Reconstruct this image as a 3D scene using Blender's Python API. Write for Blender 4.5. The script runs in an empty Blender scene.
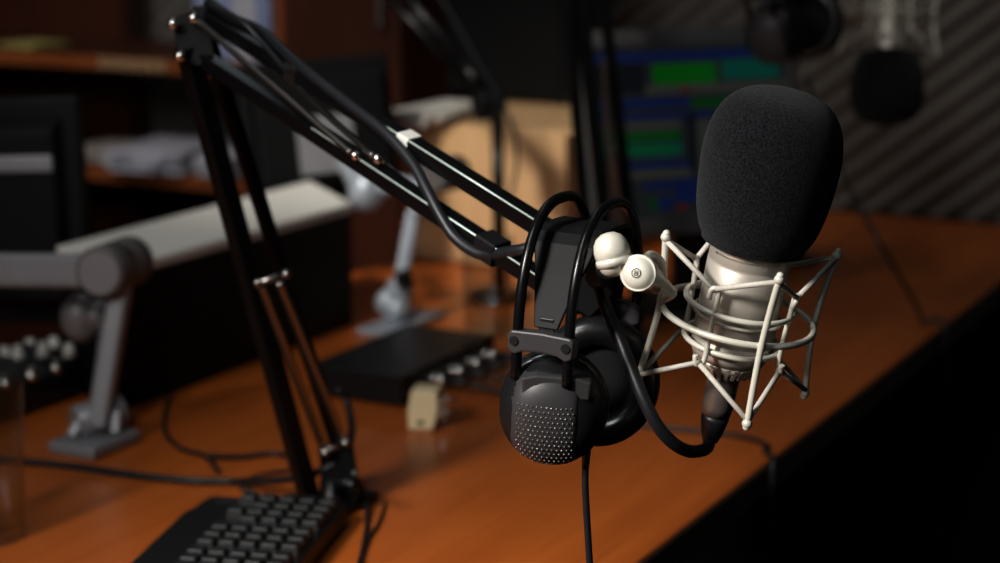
import bpy, bmesh, math, random
from mathutils import Vector, Matrix, Quaternion
random.seed(4)
V = Vector; PI = math.pi
COL = bpy.context.scene.collection
DZ = 0.75                     # desk top height
CAMZ = DZ + 0.55
FPX = 1944.0
PITCH = math.radians(12.2)
CAM = V((0, 0, CAMZ))
FWD = V((0, math.cos(PITCH), -math.sin(PITCH)))
UP = V((0, math.sin(PITCH), math.cos(PITCH)))
RT = V((1, 0, 0))

def ray(px, py): return FWD + RT*((px-500)/FPX) - UP*((py-281.5)/FPX)
def P(px, py, d): return CAM + ray(px, py)*d
def T(px, py, z=0.0):         # point on the plane z above the desk
    r = ray(px, py); return CAM + r*((DZ+z-CAMZ)/r.z)

# ------------------------------------------------------------ materials
def mat(name, col, rough=.5, metal=0.0, noise=None, bump=None, spec=.5, emit=None, es=1, trans=0, ior=1.45, coat=0, sheen=0):
    m = bpy.data.materials.new(name); m.use_nodes = True
    nt = m.node_tree; b = nt.nodes['Principled BSDF']
    b.inputs['Base Color'].default_value = (*col, 1)
    b.inputs['Roughness'].default_value = rough
    b.inputs['Metallic'].default_value = metal
    b.inputs['Specular IOR Level'].default_value = spec
    b.inputs['IOR'].default_value = ior
    b.inputs['Transmission Weight'].default_value = trans
    b.inputs['Coat Weight'].default_value = coat
    b.inputs['Sheen Weight'].default_value = sheen
    if emit:
        b.inputs['Emission Color'].default_value = (*emit, 1)
        b.inputs['Emission Strength'].default_value = es
    tc = nt.nodes.new('ShaderNodeTexCoord')
    if noise:
        sc, amt = noise
        n = nt.nodes.new('ShaderNodeTexNoise'); n.inputs['Scale'].default_value = sc; n.inputs['Detail'].default_value = 4
        nt.links.new(tc.outputs['Object'], n.inputs['Vector'])
        mx = nt.nodes.new('ShaderNodeMixRGB'); mx.blend_type = 'MIX'
        mx.inputs[1].default_value = (*[c*(1-amt) for c in col], 1)
        mx.inputs[2].default_value = (*[min(1, c*(1+amt)) for c in col], 1)
        if amt > .8:
            mr = nt.nodes.new('ShaderNodeMapRange'); mr.inputs[1].default_value = .36; mr.inputs[2].default_value = .66
            nt.links.new(n.outputs['Fac'], mr.inputs[0]); nt.links.new(mr.outputs[0], mx.inputs[0])
        else: nt.links.new(n.outputs['Fac'], mx.inputs[0])
        nt.links.new(mx.outputs[0], b.inputs['Base Color'])
    if bump:
        sc, st, dist = bump
        n = nt.nodes.new('ShaderNodeTexNoise'); n.inputs['Scale'].default_value = sc; n.inputs['Detail'].default_value = 3
        nt.links.new(tc.outputs['Object'], n.inputs['Vector'])
        bp = nt.nodes.new('ShaderNodeBump'); bp.inputs['Strength'].default_value = st; bp.inputs['Distance'].default_value = dist
        nt.links.new(n.outputs['Fac'], bp.inputs['Height']); nt.links.new(bp.outputs[0], b.inputs['Normal'])
    return m

def wood(name, c1, c2, scale, rough=.35, ang=0, coat=0.0, stretch=(1.2, 26, 26)):
    m = bpy.data.materials.new(name); m.use_nodes = True
    nt = m.node_tree; b = nt.nodes['Principled BSDF']
    tc = nt.nodes.new('ShaderNodeTexCoord'); mp = nt.nodes.new('ShaderNodeMapping')
    mp.vector_type = 'TEXTURE' if False else 'POINT'
    mp.inputs['Rotation'].default_value = (0, 0, ang)
    mp2 = nt.nodes.new('ShaderNodeMapping'); mp2.inputs['Scale'].default_value = stretch
    n = nt.nodes.new('ShaderNodeTexNoise'); n.inputs['Scale'].default_value = scale; n.inputs['Detail'].default_value = 6; n.inputs['Roughness'].default_value = .6
    n2 = nt.nodes.new('ShaderNodeTexNoise'); n2.inputs['Scale'].default_value = scale*.22; n2.inputs['Detail'].default_value = 2
    nt.links.new(tc.outputs['Object'], mp.inputs[0]); nt.links.new(mp.outputs[0], mp2.inputs[0])
    nt.links.new(mp2.outputs[0], n.inputs['Vector']); nt.links.new(mp2.outputs[0], n2.inputs['Vector'])
    ad = nt.nodes.new('ShaderNodeMixRGB'); ad.inputs[0].default_value = .45
    nt.links.new(n.outputs['Fac'], ad.inputs[1]); nt.links.new(n2.outputs['Fac'], ad.inputs[2])
    cr = nt.nodes.new('ShaderNodeValToRGB')
    cr.color_ramp.elements[0].position = .36; cr.color_ramp.elements[1].position = .64
    cr.color_ramp.elements[0].color = (*c1, 1); cr.color_ramp.elements[1].color = (*c2, 1)
    nt.links.new(ad.outputs[0], cr.inputs[0]); nt.links.new(cr.outputs[0], b.inputs['Base Color'])
    b.inputs['Roughness'].default_value = rough; b.inputs['Coat Weight'].default_value = coat
    return m

M = dict(
 black=mat('black_enamel', (.004, .004, .0045), .26, 0, spec=.38, noise=(40, .15)),
 armblack=mat('arm_enamel', (.004, .004, .0045), .4, spec=.15, noise=(30, .2)),
 blackmat=mat('black_matte', (.005, .005, .0055), .6, spec=.2, noise=(30, .2)),
 plastic=mat('dark_plastic', (.010, .010, .011), .40, spec=.35, noise=(60, .15), bump=(900, .08, .0004)),
 greyplastic=mat('charcoal_plastic', (.040, .038, .040), .42, spec=.35, noise=(60, .1), bump=(1400, .1, .0004)),
 foam=mat('foam', (.0082, .0086, .0106), .95, noise=(800, .9), bump=(1300, 1.0, .0010), spec=.15, sheen=.08),
 padfoam=mat('pad_cloth', (.012, .012, .014), .9, noise=(900, .5), bump=(1500, .6, .0006), spec=.2),
 leather=mat('leather', (.007, .0068, .0072), .55, spec=.18, bump=(1500, .15, .0004), noise=(80, .2)),
 padleather=mat('pad_leather', (.010, .010, .011), .27, spec=.9, bump=(300, .15, .0005), noise=(80, .2)),
 champagne=mat('champagne_paint', (.62, .595, .52), .38, .12, noise=(90, .06)),
 nickel=mat('satin_nickel', (.58, .53, .47), .42, .5, noise=(25, .08), bump=(700, .06, .0003)),
 darknickel=mat('gunmetal', (.20, .165, .145), .36, .6, noise=(40, .1)),
 edgeglint=mat('edge_glint', (.62, .72, .68), .35, .3, noise=(60, .05)),
 chrome=mat('bright_steel', (.62, .60, .57), .22, 1.0, noise=(60, .05)),
 spring=mat('spring_steel', (.30, .29, .28), .30, 1.0, noise=(100, .1)),
 cable=mat('cable_rubber', (.012, .013, .016), .42, noise=(60, .2)),
 cord=mat('elastic_cord', (.50, .47, .42), .6, noise=(400, .2)),
 cream=mat('cream_plastic', (.72, .62, .40), .45, noise=(30, .06)),
 white=mat('pale_laminate', (.66, .65, .61), .5, noise=(12, .05)),
 paper=mat('paper', (.58, .58, .64), .8, noise=(25, .05)),
 paperw=mat('paper_warm', (.50, .44, .40), .8, noise=(25, .08)),
 yellowp=mat('paper_yellow', (.42, .36, .12), .8, noise=(60, .3)),
 bluep=mat('paper_blue', (.32, .36, .55), .8, noise=(14, .3)),
 silverarm=mat('grey_cast_metal', (.28, .28, .30), .45, .3, noise=(30, .08)),
 palearm=mat('pale_cast_metal', (.38, .42, .47), .4, .3, noise=(30, .08)),
 armdark=mat('joint_grey', (.13, .118, .118), .5, .2, noise=(30, .08)),
 foamwall=mat('grey_foam', (.17, .155, .14), .95, noise=(120, .25), bump=(300, .5, .002), spec=.2),
 wall=mat('dark_wall', (.05, .045, .04), .9, noise=(6, .15)),
 carpet=mat('dark_carpet', (.006, .006, .006), 1.0, noise=(200, .4), spec=.1),
 key=mat('key_plastic', (.020, .020, .021), .42, noise=(60, .1)),
 screenbezel=mat('pale_bezel', (.10, .10, .105), .5, noise=(30, .05)),
 redwood=wood('red_brown_veneer', (.055, .013, .005), (.085, .021, .007), 5, .45, stretch=(18, 18, 1)),
 orangewood=wood('orange_edging', (.28, .075, .018), (.36, .11, .03), 5, .45),
 maple=wood('maple_veneer', (.62, .40, .21), (.74, .50, .28), 4, .45, stretch=(14, 14, 1)),
 paletrim=mat('pale_shelf_edge', (.40, .25, .13), .6, noise=(20, .1)),
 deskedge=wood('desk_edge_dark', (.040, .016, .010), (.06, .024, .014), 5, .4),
)
UANG = None
def glassmat():
    m = bpy.data.materials.new('clear_glass'); m.use_nodes = True; nt = m.node_tree; nt.nodes.clear()
    o = nt.nodes.new('ShaderNodeOutputMaterial'); t = nt.nodes.new('ShaderNodeBsdfTransparent'); g = nt.nodes.new('ShaderNodeBsdfGlossy')
    t.inputs[0].default_value = (.90, .92, .92, 1); g.inputs['Roughness'].default_value = .05
    lf = nt.nodes.new('ShaderNodeLayerWeight'); lf.inputs[0].default_value = .5
    pw = nt.nodes.new('ShaderNodeMath'); pw.operation = 'POWER'; pw.inputs[1].default_value = 4; nt.links.new(lf.outputs['Facing'], pw.inputs[0])
    lw = nt.nodes.new('ShaderNodeMath'); lw.operation = 'MULTIPLY_ADD'; lw.inputs[1].default_value = .7; lw.inputs[2].default_value = .045; nt.links.new(pw.outputs[0], lw.inputs[0])
    mx = nt.nodes.new('ShaderNodeMixShader')
    nt.links.new(lw.outputs[0], mx.inputs[0]); nt.links.new(t.outputs[0], mx.inputs[1]); nt.links.new(g.outputs[0], mx.inputs[2]); nt.links.new(mx.outputs[0], o.inputs[0])
    return m
M['glass'] = glassmat()

# ------------------------------------------------------------ mesh helpers
def frame(d, up=None):
    d = V(d).normalized()
    if up is None: up = V((0, 0, 1)) if abs(d.z) < .95 else V((1, 0, 0))
    s = d.cross(up).normalized(); u = s.cross(d).normalized()
    return s, u, d
def smooth_path(pts, n=8, closed=False):
    pts = [V(p) for p in pts]; out = []; L = len(pts)
    rng = L if closed else L-1
    for i in range(rng):
        if closed: a, b, c, d = pts[(i-1) % L], pts[i], pts[(i+1) % L], pts[(i+2) % L]
        else:
            b, c = pts[i], pts[i+1]
            a = pts[i-1] if i > 0 else b*2-c
            d = pts[i+2] if i+2 < L else c*2-b
        for k in range(n):
            t = k/n
            out.append(.5*((2*b)+(c-a)*t+(2*a-5*b+4*c-d)*t*t+(3*b-a-3*c+d)*t**3))
    if not closed: out.append(pts[-1])
    return out
def tube(bm, pts, r, n=10, closed=False, sm=0, ry=None, up0=None):
    pts = [V(p) for p in pts]
    if sm: pts = smooth_path(pts, sm, closed)
    L = len(pts); rings = []
    t0 = (pts[1]-pts[0]).normalized()
    s, u, _ = frame(t0, up0)
    prev = t0
    for i, p in enumerate(pts):
        if closed: t = (pts[(i+1) % L]-pts[i-1]).normalized()
        elif i == 0: t = t0
        elif i == L-1: t = (pts[i]-pts[i-1]).normalized()
        else: t = (pts[i+1]-pts[i-1]).normalized()
        q = prev.rotation_difference(t); s = (q @ s).normalized(); u = t.cross(s).normalized()*-1; u = s.cross(t).normalized(); prev = t
        rr = r[i*(len(r)-1)//(L-1)] if isinstance(r, (list, tuple)) else r
        r2 = ry if ry is not None else rr
        rings.append([bm.verts.new(p + s*math.cos(2*PI*k/n)*rr + u*math.sin(2*PI*k/n)*r2) for k in range(n)])
    for i in range(L if closed else L-1):
        A, B = rings[i], rings[(i+1) % L]
        if closed and i == L-1:   # match twist
            best = min(range(n), key=lambda o: (A[0].co-B[o].co).length)
            B = B[best:]+B[:best]
        for k in range(n):
            f = bm.faces.new((A[k], A[(k+1) % n], B[(k+1) % n], B[k])); f.smooth = True
    if not closed:
        bm.faces.new(rings[0][::-1]); bm.faces.new(rings[-1])
def ball(bm, c, r, sc=(1, 1, 1), rot=None, seg=16):
    m = Matrix.Translation(V(c)) @ (rot if rot else Matrix()) @ Matrix.Diagonal((sc[0]*r, sc[1]*r, sc[2]*r, 1))
    g = bmesh.ops.create_uvsphere(bm, u_segments=seg, v_segments=max(6, seg//2), radius=1, matrix=m)
    for v in g['verts']:
        for f in v.link_faces: f.smooth = True
def lathe(bm, prof, org, ax, n=32, up=None, sx=1, sy=1, sharp=False):
    s, u, d = frame(ax, up); org = V(org); rings = []
    for (r, h) in prof:
        if r <= 1e-6: rings.append([bm.verts.new(org+d*h)])
        else: rings.append([bm.verts.new(org+d*h+s*math.cos(2*PI*k/n)*r*sx+u*math.sin(2*PI*k/n)*r*sy) for k in range(n)])
    for A, B in zip(rings[:-1], rings[1:]):
        for k in range(n):
            a = [A[k % len(A)], A[(k+1) % len(A)], B[(k+1) % len(B)], B[k % len(B)]]
            q = []
            for v in a:
                if v not in q: q.append(v)
            if len(q) > 2:
                f = bm.faces.new(q); f.smooth = not sharp
    if len(rings[0]) > 1: bm.faces.new(rings[0][::-1])
    if len(rings[-1]) > 1: bm.faces.new(rings[-1])
def cyl(bm, a, b, r, n=20, r2=None, ch=0):
    a, b = V(a), V(b); L = (b-a).length; r2 = r if r2 is None else r2
    if ch: prof = [(r-ch, 0), (r, ch), (r2, L-ch), (r2-ch, L)]
    else: prof = [(r, 0), (r2, L)]
    lathe(bm, prof, a, b-a, n)
def bar(bm, a, b, w, h, up=None, bev=.0):
    a, b = V(a), V(b); s, u, d = frame(b-a, up); L = (b-a).length
    if bev:
        sec = []
        for (sx, sy) in ((1, 1), (-1, 1), (-1, -1), (1, -1)):
            c = V((sx*(w/2-bev), sy*(h/2-bev)))
            base = {(1, 1): 0, (-1, 1): 90, (-1, -1): 180, (1, -1): 270}[(sx, sy)]
            for k in range(4):
                an = math.radians(base+k*30); sec.append((c.x+bev*math.cos(an), c.y+bev*math.sin(an)))
    else: sec = [(w/2, h/2), (-w/2, h/2), (-w/2, -h/2), (w/2, -h/2)]
    A = [bm.verts.new(a+s*x+u*y) for x, y in sec]; B = [bm.verts.new(b+s*x+u*y) for x, y in sec]
    n = len(sec)
    for k in range(n):
        f = bm.faces.new((A[k], A[(k+1) % n], B[(k+1) % n], B[k]))
    bm.faces.new(A[::-1]); bm.faces.new(B)
def prism(bm, pts, off):
    A = [bm.verts.new(V(p)) for p in pts]; B = [bm.verts.new(V(p)+V(off)) for p in pts]; n = len(A)
    for k in range(n): bm.faces.new((A[k], A[(k+1) % n], B[(k+1) % n], B[k]))
    bm.faces.new(A[::-1]); bm.faces.new(B)
def box(bm, c, sx, sy, sz, m=None):
    c = V(c)
    mm = (m if m else Matrix()) @ Matrix.Translation(c) @ Matrix.Diagonal((sx, sy, sz, 1))
    bmesh.ops.create_cube(bm, size=1, matrix=mm)

ROOTM = {}
def thing(name, label, cat, m=None, group=None):
    o = bpy.data.objects.new(name, None); COL.objects.link(o)
    m = m if isinstance(m, Matrix) else Matrix.Translation(V(m) if m else V((0, 0, 0)))
    o.matrix_world = m; o.empty_display_size = .02
    ROOTM[o.name] = m
    o['label'] = label; o['category'] = cat
    if group: o['group'] = group
    return o
def obj(name, bm, m, parent=None, world=True, bevel=0, label=None, sub=0):
    bmesh.ops.recalc_face_normals(bm, faces=bm.faces[:])
    root = parent
    while root is not None and root.parent is not None: root = root.parent
    if root is not None and world and root.name in ROOTM: bm.transform(ROOTM[root.name].inverted())
    me = bpy.data.meshes.new(name); bm.to_mesh(me); bm.free()
    for mm in (m if isinstance(m, (list, tuple)) else [m]): me.materials.append(mm)
    o = bpy.data.objects.new(name, me); COL.objects.link(o)
    if parent is not None: o.parent = parent
    if bevel:
        b = o.modifiers.new('bevel', 'BEVEL'); b.width = bevel; b.segments = 2; b.limit_method = 'ANGLE'
    if sub:
        b = o.modifiers.new('sub', 'SUBSURF'); b.levels = sub; b.render_levels = sub
    if label: o['label'] = label
    return o
def tag(o, label, cat, group=None):
    o['label'] = label; o['category'] = cat
    if group: o['group'] = group
    return o
def B(): return bmesh.new()

# ------------------------------------------------------------ desk frame
e0 = T(640, 560); e1 = T(976, 300)
U = (e1-e0); U.z = 0; U.normalize()
W = V((U.y, -U.x, 0))           # to the right, perpendicular to U
UANG = math.atan2(U.y, U.x)
def D(a, b, z): return e0 + U*a + W*b + V((0, 0, z))
def ab(p): q = p-e0; return q.dot(U), q.dot(W), p.z-DZ
AW, _, _ = ab(T(1000, 229))     # the wall plane
def RA(px, py, a):              # pixel to point in the vertical plane u = a
    r = ray(px, py); t = (a-(CAM-e0).dot(U))/r.dot(U); return CAM+r*t
def dbox(bm, a0, a1, b0, b1, z0, z1):
    p = [D(a0, b0, z0), D(a1, b0, z0), D(a1, b1, z0), D(a0, b1, z0)]
    prism(bm, p, (0, 0, z1-z0))
RZ = Matrix.Rotation(UANG, 4, 'Z')
M['desk'] = wood('desk_veneer', (.38, .092, .013), (.50, .135, .022), 5.5, .33, ang=-UANG, coat=.0, stretch=(1.3, 26, 26))

# setting
bm = B(); dbox(bm, -2.2, 3.4, -4.5, 3.0, -DZ-.02, -DZ); o = obj('floor', bm, M['carpet']); o['kind'] = 'structure'
bm = B(); dbox(bm, AW+.068, AW+.16, -4.5, 3.0, -DZ, 1.9); o = obj('wall_back', bm, M['wall']); o['kind'] = 'structure'

def ribs(bm, b0, b1, z0, z1, period, depth, ang, a):
    # diagonal wedge ribs on the plane u=a, clipped to a rectangle
    c, s = math.cos(ang), math.sin(ang)
    L = 2*((b1-b0)+(z1-z0)); cb, cz = (b0+b1)/2, (z0+z1)/2
    n = int(L/period)+2
    prof = []
    for i in range(-n//2, n//2):
        for t, h in ((0, 0), (.30, .75), (.45, 1), (.6, .75), (.9, 0)):
            prof.append(((i+t)*period, h*depth))
    rows = []
    for q, h in prof:
        r = []
        for l in (-L/2, L/2):
            r.append(bm.verts.new((cb+l*c-q*s, cz+l*s+q*c, h)))
        rows.append(r)
    for A_, B_ in zip(rows[:-1], rows[1:]): 
        f = bm.faces.new((A_[0], A_[1], B_[1], B_[0])); f.smooth = True
    for co, no in (((b0, 0, 0), (-1, 0, 0)), ((b1, 0, 0), (1, 0, 0)), ((0, z0, 0), (0, -1, 0)), ((0, z1, 0), (0, 1, 0))):
        bmesh.ops.bisect_plane(bm, geom=bm.verts[:]+bm.edges[:]+bm.faces[:], plane_co=co, plane_no=no, clear_outer=True)
    for v in bm.verts:
        v.co = D(a-v.co.z, v.co.x, v.co.y)
bm = B(); ribs(bm, -1.9, 1.2, .001, 1.2, .034, .015, math.radians(38), AW+.066)
tag(obj('acoustic_foam', bm, M['foamwall']), 'grey ribbed acoustic foam covering the back wall in diagonal ridges', 'foam panel')

# desk
DA1 = AW+.035
dk = thing('desk', 'long orange-brown wooden desk with dark front edge under all the equipment', 'desk', D(0, -.6, -DZ))
aF = AW-.34
bCut = ab(RA(402, 60, aF))[1]+.01
aRl, bRb, _ = ab(T(56, 246, .15)); bRb = min(bRb, ab(T(310, 180, .15))[1])-.03
bm = B(); prism(bm, [D(-1.2, -1.7, -.028), D(aRl+.10, -1.7, -.028), D(aRl+.10, bRb, -.028), D(aF-.02, bRb, -.028), D(aF-.02, bCut, -.028), D(DA1, bCut, -.028), D(DA1, 0, -.028), D(-1.2, 0, -.028)], (0, 0, .028)); obj('desktop', bm, M['desk'], dk, bevel=.002)
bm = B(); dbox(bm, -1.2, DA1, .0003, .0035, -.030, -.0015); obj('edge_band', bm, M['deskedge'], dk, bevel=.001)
for a in (-1.1, .3):
    bm = B(); dbox(bm, a, a+.03, -1.6, -.25, -DZ, -.0285); obj('leg_panel', bm, M['redwood'], dk)
bm = B(); dbox(bm, -1.069, .2999, -1.2, -1.17, -.5, -.03)
obj('modesty_panel', bm, M['redwood'], dk)

# ============================================================ shock-mounted microphone
def microphone(Mt, label, mlabel, wlabel, simple=False, grp=None):
    # local frame: z = mic axis up, x right, -y front ; origin = lower rim of the wind screen
    L = lambda x, y, z: Mt @ V((x, y, z))
    def ob(name, bm, m, par, **k): bm.transform(Mt); return obj(name, bm, m, par, **k)
    mic = thing('studio_microphone', mlabel, 'microphone', Mt)
    bm = B()
    lathe(bm, [(.0235, .012), (.0250, .008), (.0250, -.0085), (.0244, -.0095), (.0252, -.0105), (.0252, -.058), (.0244, -.0586), (.0244, -.0592), (.0250, -.0598), (.0248, -.068), (.0225, -.0725)], (0, 0, 0), (0, 0, 1), 48)
    ob('body', bm, M['nickel'], mic)
    bm = B(); lathe(bm, [(.0215, -.0726), (.0210, -.076), (.017, -.0795)], (0, 0, 0), (0, 0, 1), 40)
    for k in range(26):
        a = 2*PI*k/26; bar(bm, (.0212*math.cos(a), .0212*math.sin(a), -.0730), (.0165*math.cos(a), .0165*math.sin(a), -.0815), .0022, .0022)
    ob('lock_ring', bm, M['nickel'], mic)
    bm = B()
    for k in range(22):     # printed ring of small marks just under the foam
        a = math.radians(205+k*3.2); bar(bm, (.02502*math.cos(a), .02502*math.sin(a), -.0035), (.02502*math.cos(a), .02502*math.sin(a), -.0022), .0007, .0004)
    ob('collar_marks', bm, M['chrome'], mic)
    ws = thing('foam_windscreen', wlabel, 'windscreen', Mt)
    bm = B()
    prof = [(.0256, .0105), (.0256, .001), (.0285, -.0015), (.0335, .0015), (.0388, .012), (.0420, .026), (.0438, .042), (.0445, .056), (.0440, .068), (.0420, .079), (.0385, .088), (.0330, .0955), (.0255, .1008), (.0165, .1038), (.009, .105), (0, .1053)]
    pp = smooth_path([V((a, 0, b)) for a, b in prof], 3)
    lathe(bm, [(max(p.x, 0)*(1 if p.z < .0015 else .938), .0028+p.z*.915) for p in pp], (0, 0, 0), (0, 0, 1), 72)
    ob('foam', bm, M['foam'], ws)
    # xlr connector
    x = thing('cable_connector', 'gunmetal barrel connector plugged into the bottom of the %s' % label, 'connector', Mt)
    bm = B(); lathe(bm, [(.0095, -.080), (.0095, -.083), (.0100, -.084), (.0098, -.106), (.0092, -.112)], (0, 0, 0), (0, 0, 1), 32); ob('barrel', bm, M['darknickel'], x)
    bm = B(); lathe(bm, [(.0088, -.1122), (.0088, -.116), (.0068, -.1255), (.0050, -.131)], (0, 0, 0), (0, 0, 1), 28); ob('boot', bm, M['cable'], x)
    # shock mount
    sm = thing('shock_mount', ('champagne wire spider cradle around the %s' % label), 'shock mount', Mt)
    c0 = -.045
    azP = [math.radians(a) for a in (8, 98, 188, 280)]; azH = [math.radians(a) for a in (53, 143, 233, 325)]
    pol = lambda r, a, z: V((r*math.cos(a), r*math.sin(a), c0+z))
    rw = .0021
    for az in azP:
        bm = B(); tube(bm, [pol(.0545, az, .0455), pol(.0515, az, .023), pol(.0500, az, 0), pol(.0515, az, -.023), pol(.0545, az, -.0475)], rw, 12, sm=6)
        for z in (.0455, -.0475):
            ball(bm, pol(.0545, az, z), .0032)
            ball(bm, pol(.0545, az, z*1.05), .0024)
        tube(bm, [pol(.0470, az, 0), pol(.0500, az, 0)], .0026, 8)
        ob('post', bm, M['champagne'], sm)
    bm = B(); tube(bm, [pol(.0475, 2*PI*k/64, 0) for k in range(64)], rw, 12, closed=True); ob('outer_ring', bm, M['champagne'], sm)
    bm = B(); tube(bm, [pol(.0335, 2*PI*k/64, .0085) for k in range(64)], .0018, 12, closed=True); ob('inner_ring', bm, M['champagne'], sm)
    bm = B(); tube(bm, [pol(.0300, 2*PI*k/64, -.0165) for k in range(64)], .0018, 12, closed=True)
    tube(bm, [pol(.0272, 2*PI*k/64, .001) for k in range(64)], .0011, 8, closed=True); ob('lower_ring', bm, M['champagne'], sm)
    for az in azH:
        bm = B()
        da = .09
        tube(bm, [pol(.0355, az-da, .0175), pol(.037, az-da*.6, .0235), pol(.0365, az, .0255), pol(.034, az+da*.5, .0235), pol(.0335, az+da*.5, .014), pol(.0330, az+da*.3, -.006),
                  pol(.0330, az+da*.4, -.020), pol(.0345, az, -.0245), pol(.037, az-da*.6, -.0245), pol(.0375, az-da, -.019)], .0017, 10, sm=5)
        ob('hook_rod', bm, M['champagne'], sm)
    for i in range(4):
        for s, hz in ((1, .0245), (-1, -.0235)):
            for j in ((i-1) % 4, i):
                bm = B(); pe = pol(.0545, azP[i], .0440 if s > 0 else -.0458); he = pol(.0362, azH[j]-.03, hz)
                mid = (pe+he)/2
                tube(bm, [pe, mid, he], .0017, 10)
                ball(bm, he, .0024)
                ob('elastic_cord', bm, M['cord'], sm)
    return mic, sm, L, pol

# orientation of the main mic
axc = RT*.156 + UP*.918 - FWD*.345; axc.normalize()
ex = (RT - axc*RT.dot(axc)).normalized(); ey = axc.cross(ex).normalized()
org = P(752, 247, 1.180)
MT = Matrix(((ex.x, ey.x, axc.x, org.x), (ex.y, ey.y, axc.y, org.y), (ex.z, ey.z, axc.z, org.z), (0, 0, 0, 1)))
mic, sm, ML, pol = microphone(MT, 'large front microphone', 'satin nickel studio microphone with the big black foam top, in the foreground',
     'large black foam windscreen on the foreground microphone')
# swivel joint of the front mount (parts of shock mount)
bc = P(612, 252, 1.128); dc = P(638, 273, 1.120); toCam = (CAM-dc).normalized()
bm = B(); dn = (P(600, 232, 1.16)-P(619, 262, 1.16)).normalized()
lathe(bm, [(.0108, -.0075), (.0108, -.0035), (.0100, -.0030), (.0104, -.0025), (.0106, .001), (.0098, .0055), (.0075, .0090), (.004, .0112), (0, .0118)], bc, (RT*-.25+UP*.95-FWD*.1), 32)
ball(bm, bc-UP*.006, .0088)
obj('swivel_ball', bm, M['champagne'], sm)
bm = B()
tube(bm, [bc-UP*.002+RT*.003, (bc+dc)/2+toCam*-.002, dc-toCam*.004], .0056, 14)
obj('swivel_neck', bm, M['champagne'], sm)
bm = B(); dax = (toCam-RT*.25).normalized()
lathe(bm, [(.0103, -.007), (.0108, -.0055), (.0108, 0), (.0102, .0008), (.0100, .0004), (.0094, .0006), (.0085, .0028), (.005, .0042), (0, .0046)], dc, dax, 36)
obj('clamp_disc', bm, M['champagne'], sm)
s_, u_, d_ = frame(dax)
bm = B(); q = dc+dax*.0047
tube(bm, [q+s_*.0026*math.cos(2*PI*k/20)+u_*.0026*math.sin(2*PI*k/20) for k in range(20)], .0003, 6, closed=True)
for pts in ([(-.0010, -.0013), (-.0010, .0013), (.0009, .0013), (.0011, .0006), (-.0010, 0)], [(-.0010, 0), (.0012, -.0002), (.0012, -.0011), (-.0010, -.0013)]):
    tube(bm, [q+s_*x+u_*y for x, y in pts], .00027, 6)
obj('emblem', bm, M['armdark'], sm)
bm = B()
rA = MT @ pol(.0475, math.radians(188), 0); rA2 = MT @ pol(.0475, math.radians(176), 0)
tube(bm, [dc-dax*.004+RT*.002, P(652, 276, 1.135), P(662, 283, 1.150), P(669, 291, 1.163)], [.0085, .007, .0055, .0045, .004, .004, .0035], 14, sm=3)
tube(bm, [P(655, 289, 1.145), P(664, 287, 1.155), P(672, 293, 1.165), MT @ pol(.0475, math.radians(170), 0)], .0032, 10, sm=4)
tube(bm, [P(645, 265, 1.135), P(650, 255, 1.15), P(662, 265, 1.165), MT @ pol(.0475, math.radians(165), .001)], .0028, 10, sm=4)
obj('ring_clamp', bm, M['champagne'], sm)

# ============================================================ boom arm (front)
baseP = T(333, 508)
arm = thing('microphone_boom_arm', 'black scissor boom arm with springs, rising beside the keyboard and reaching to the foreground microphone', 'boom arm', baseP)
def sp_tube(bm, a, b, r):
    a, b = V(a), V(b); s, u, d = frame(b-a); L = (b-a).length
    n = int(L/.0016); pr = []
    for i in range(n+1):
        pr.append((r if i % 2 else r*.80, L*i/n))
    lathe(bm, [(r*.3, 0)]+pr+[(r*.3, L)], a, b-a, 12)
dE = 1.50; dB = (T(333, 505)-CAM).dot(FWD); dT_ = 1.235
lowA = [P(187, 47, dE-.01), P(312, 508, dB-.01)]
lowB = [P(208, 40, dE+.02), P(356, 503, dB+.015)]
upA = [P(200, 12, dE), P(585, 254, dT_-.005)]
upB = [P(196, 54, dE), P(580, 306, dT_+.000)]
view_up = UP
def on_upB(px):
    lo, hi = 0, 1
    for _ in range(40):
        m = (lo+hi)/2; p = upB[0]+(upB[1]-upB[0])*m-CAM
        if 500+FPX*p.dot(RT)/p.dot(FWD) < px: lo = m
        else: hi = m
    return upB[0]+(upB[1]-upB[0])*lo-FWD*.012+UP*.002
for (a, b), w in ((lowA, .0150), (lowB, .0105), (upA, .0120), (upB, .0120)):
    bm = B(); bar(bm, a, b, w, w, up=(UP*.93-FWD*.36) if w == .0120 else (RT*.6-FWD*.8), bev=.0016)
    if w == .0120:       # folded lip along the channel
        pass
    bo_ = obj('bar', bm, M['black'] if w == .0120 else M['armblack'], arm)
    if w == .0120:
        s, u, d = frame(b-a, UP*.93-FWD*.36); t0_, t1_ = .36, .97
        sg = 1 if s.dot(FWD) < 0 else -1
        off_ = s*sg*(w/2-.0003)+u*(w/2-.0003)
        bm = B(); tube(bm, [a+(b-a)*t0_+off_, b*t1_+a*(1-t1_)+off_], .00062, 8); obj('edge_highlight', bm, M['edgeglint'], bo_, label='thin pale strip imitating the highlight along the bar edge')  # pale strip stands in for the highlight on the bar's upper edge
# elbow plates
for k, dd in enumerate((-.014, .016)):
    bm = B(); prism(bm, [P(171, 20, dE+dd), P(205, 4, dE+dd), P(214, 52, dE+dd), P(200, 66, dE+dd), P(180, 62, dE+dd)], FWD*.003)
    obj('elbow_plate', bm, M['blackmat'], arm, bevel=.0006)
for (x, y) in ((173, 24), (194, 18), (180, 56)):
    bm = B(); cyl(bm, P(x, y, dE-.022), P(x+3, y, dE+.022), .0030, 16); ball(bm, P(x, y, dE-.022), .0046, (1, 1, 1)); obj('bolt', bm, M['chrome'], arm)
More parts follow.
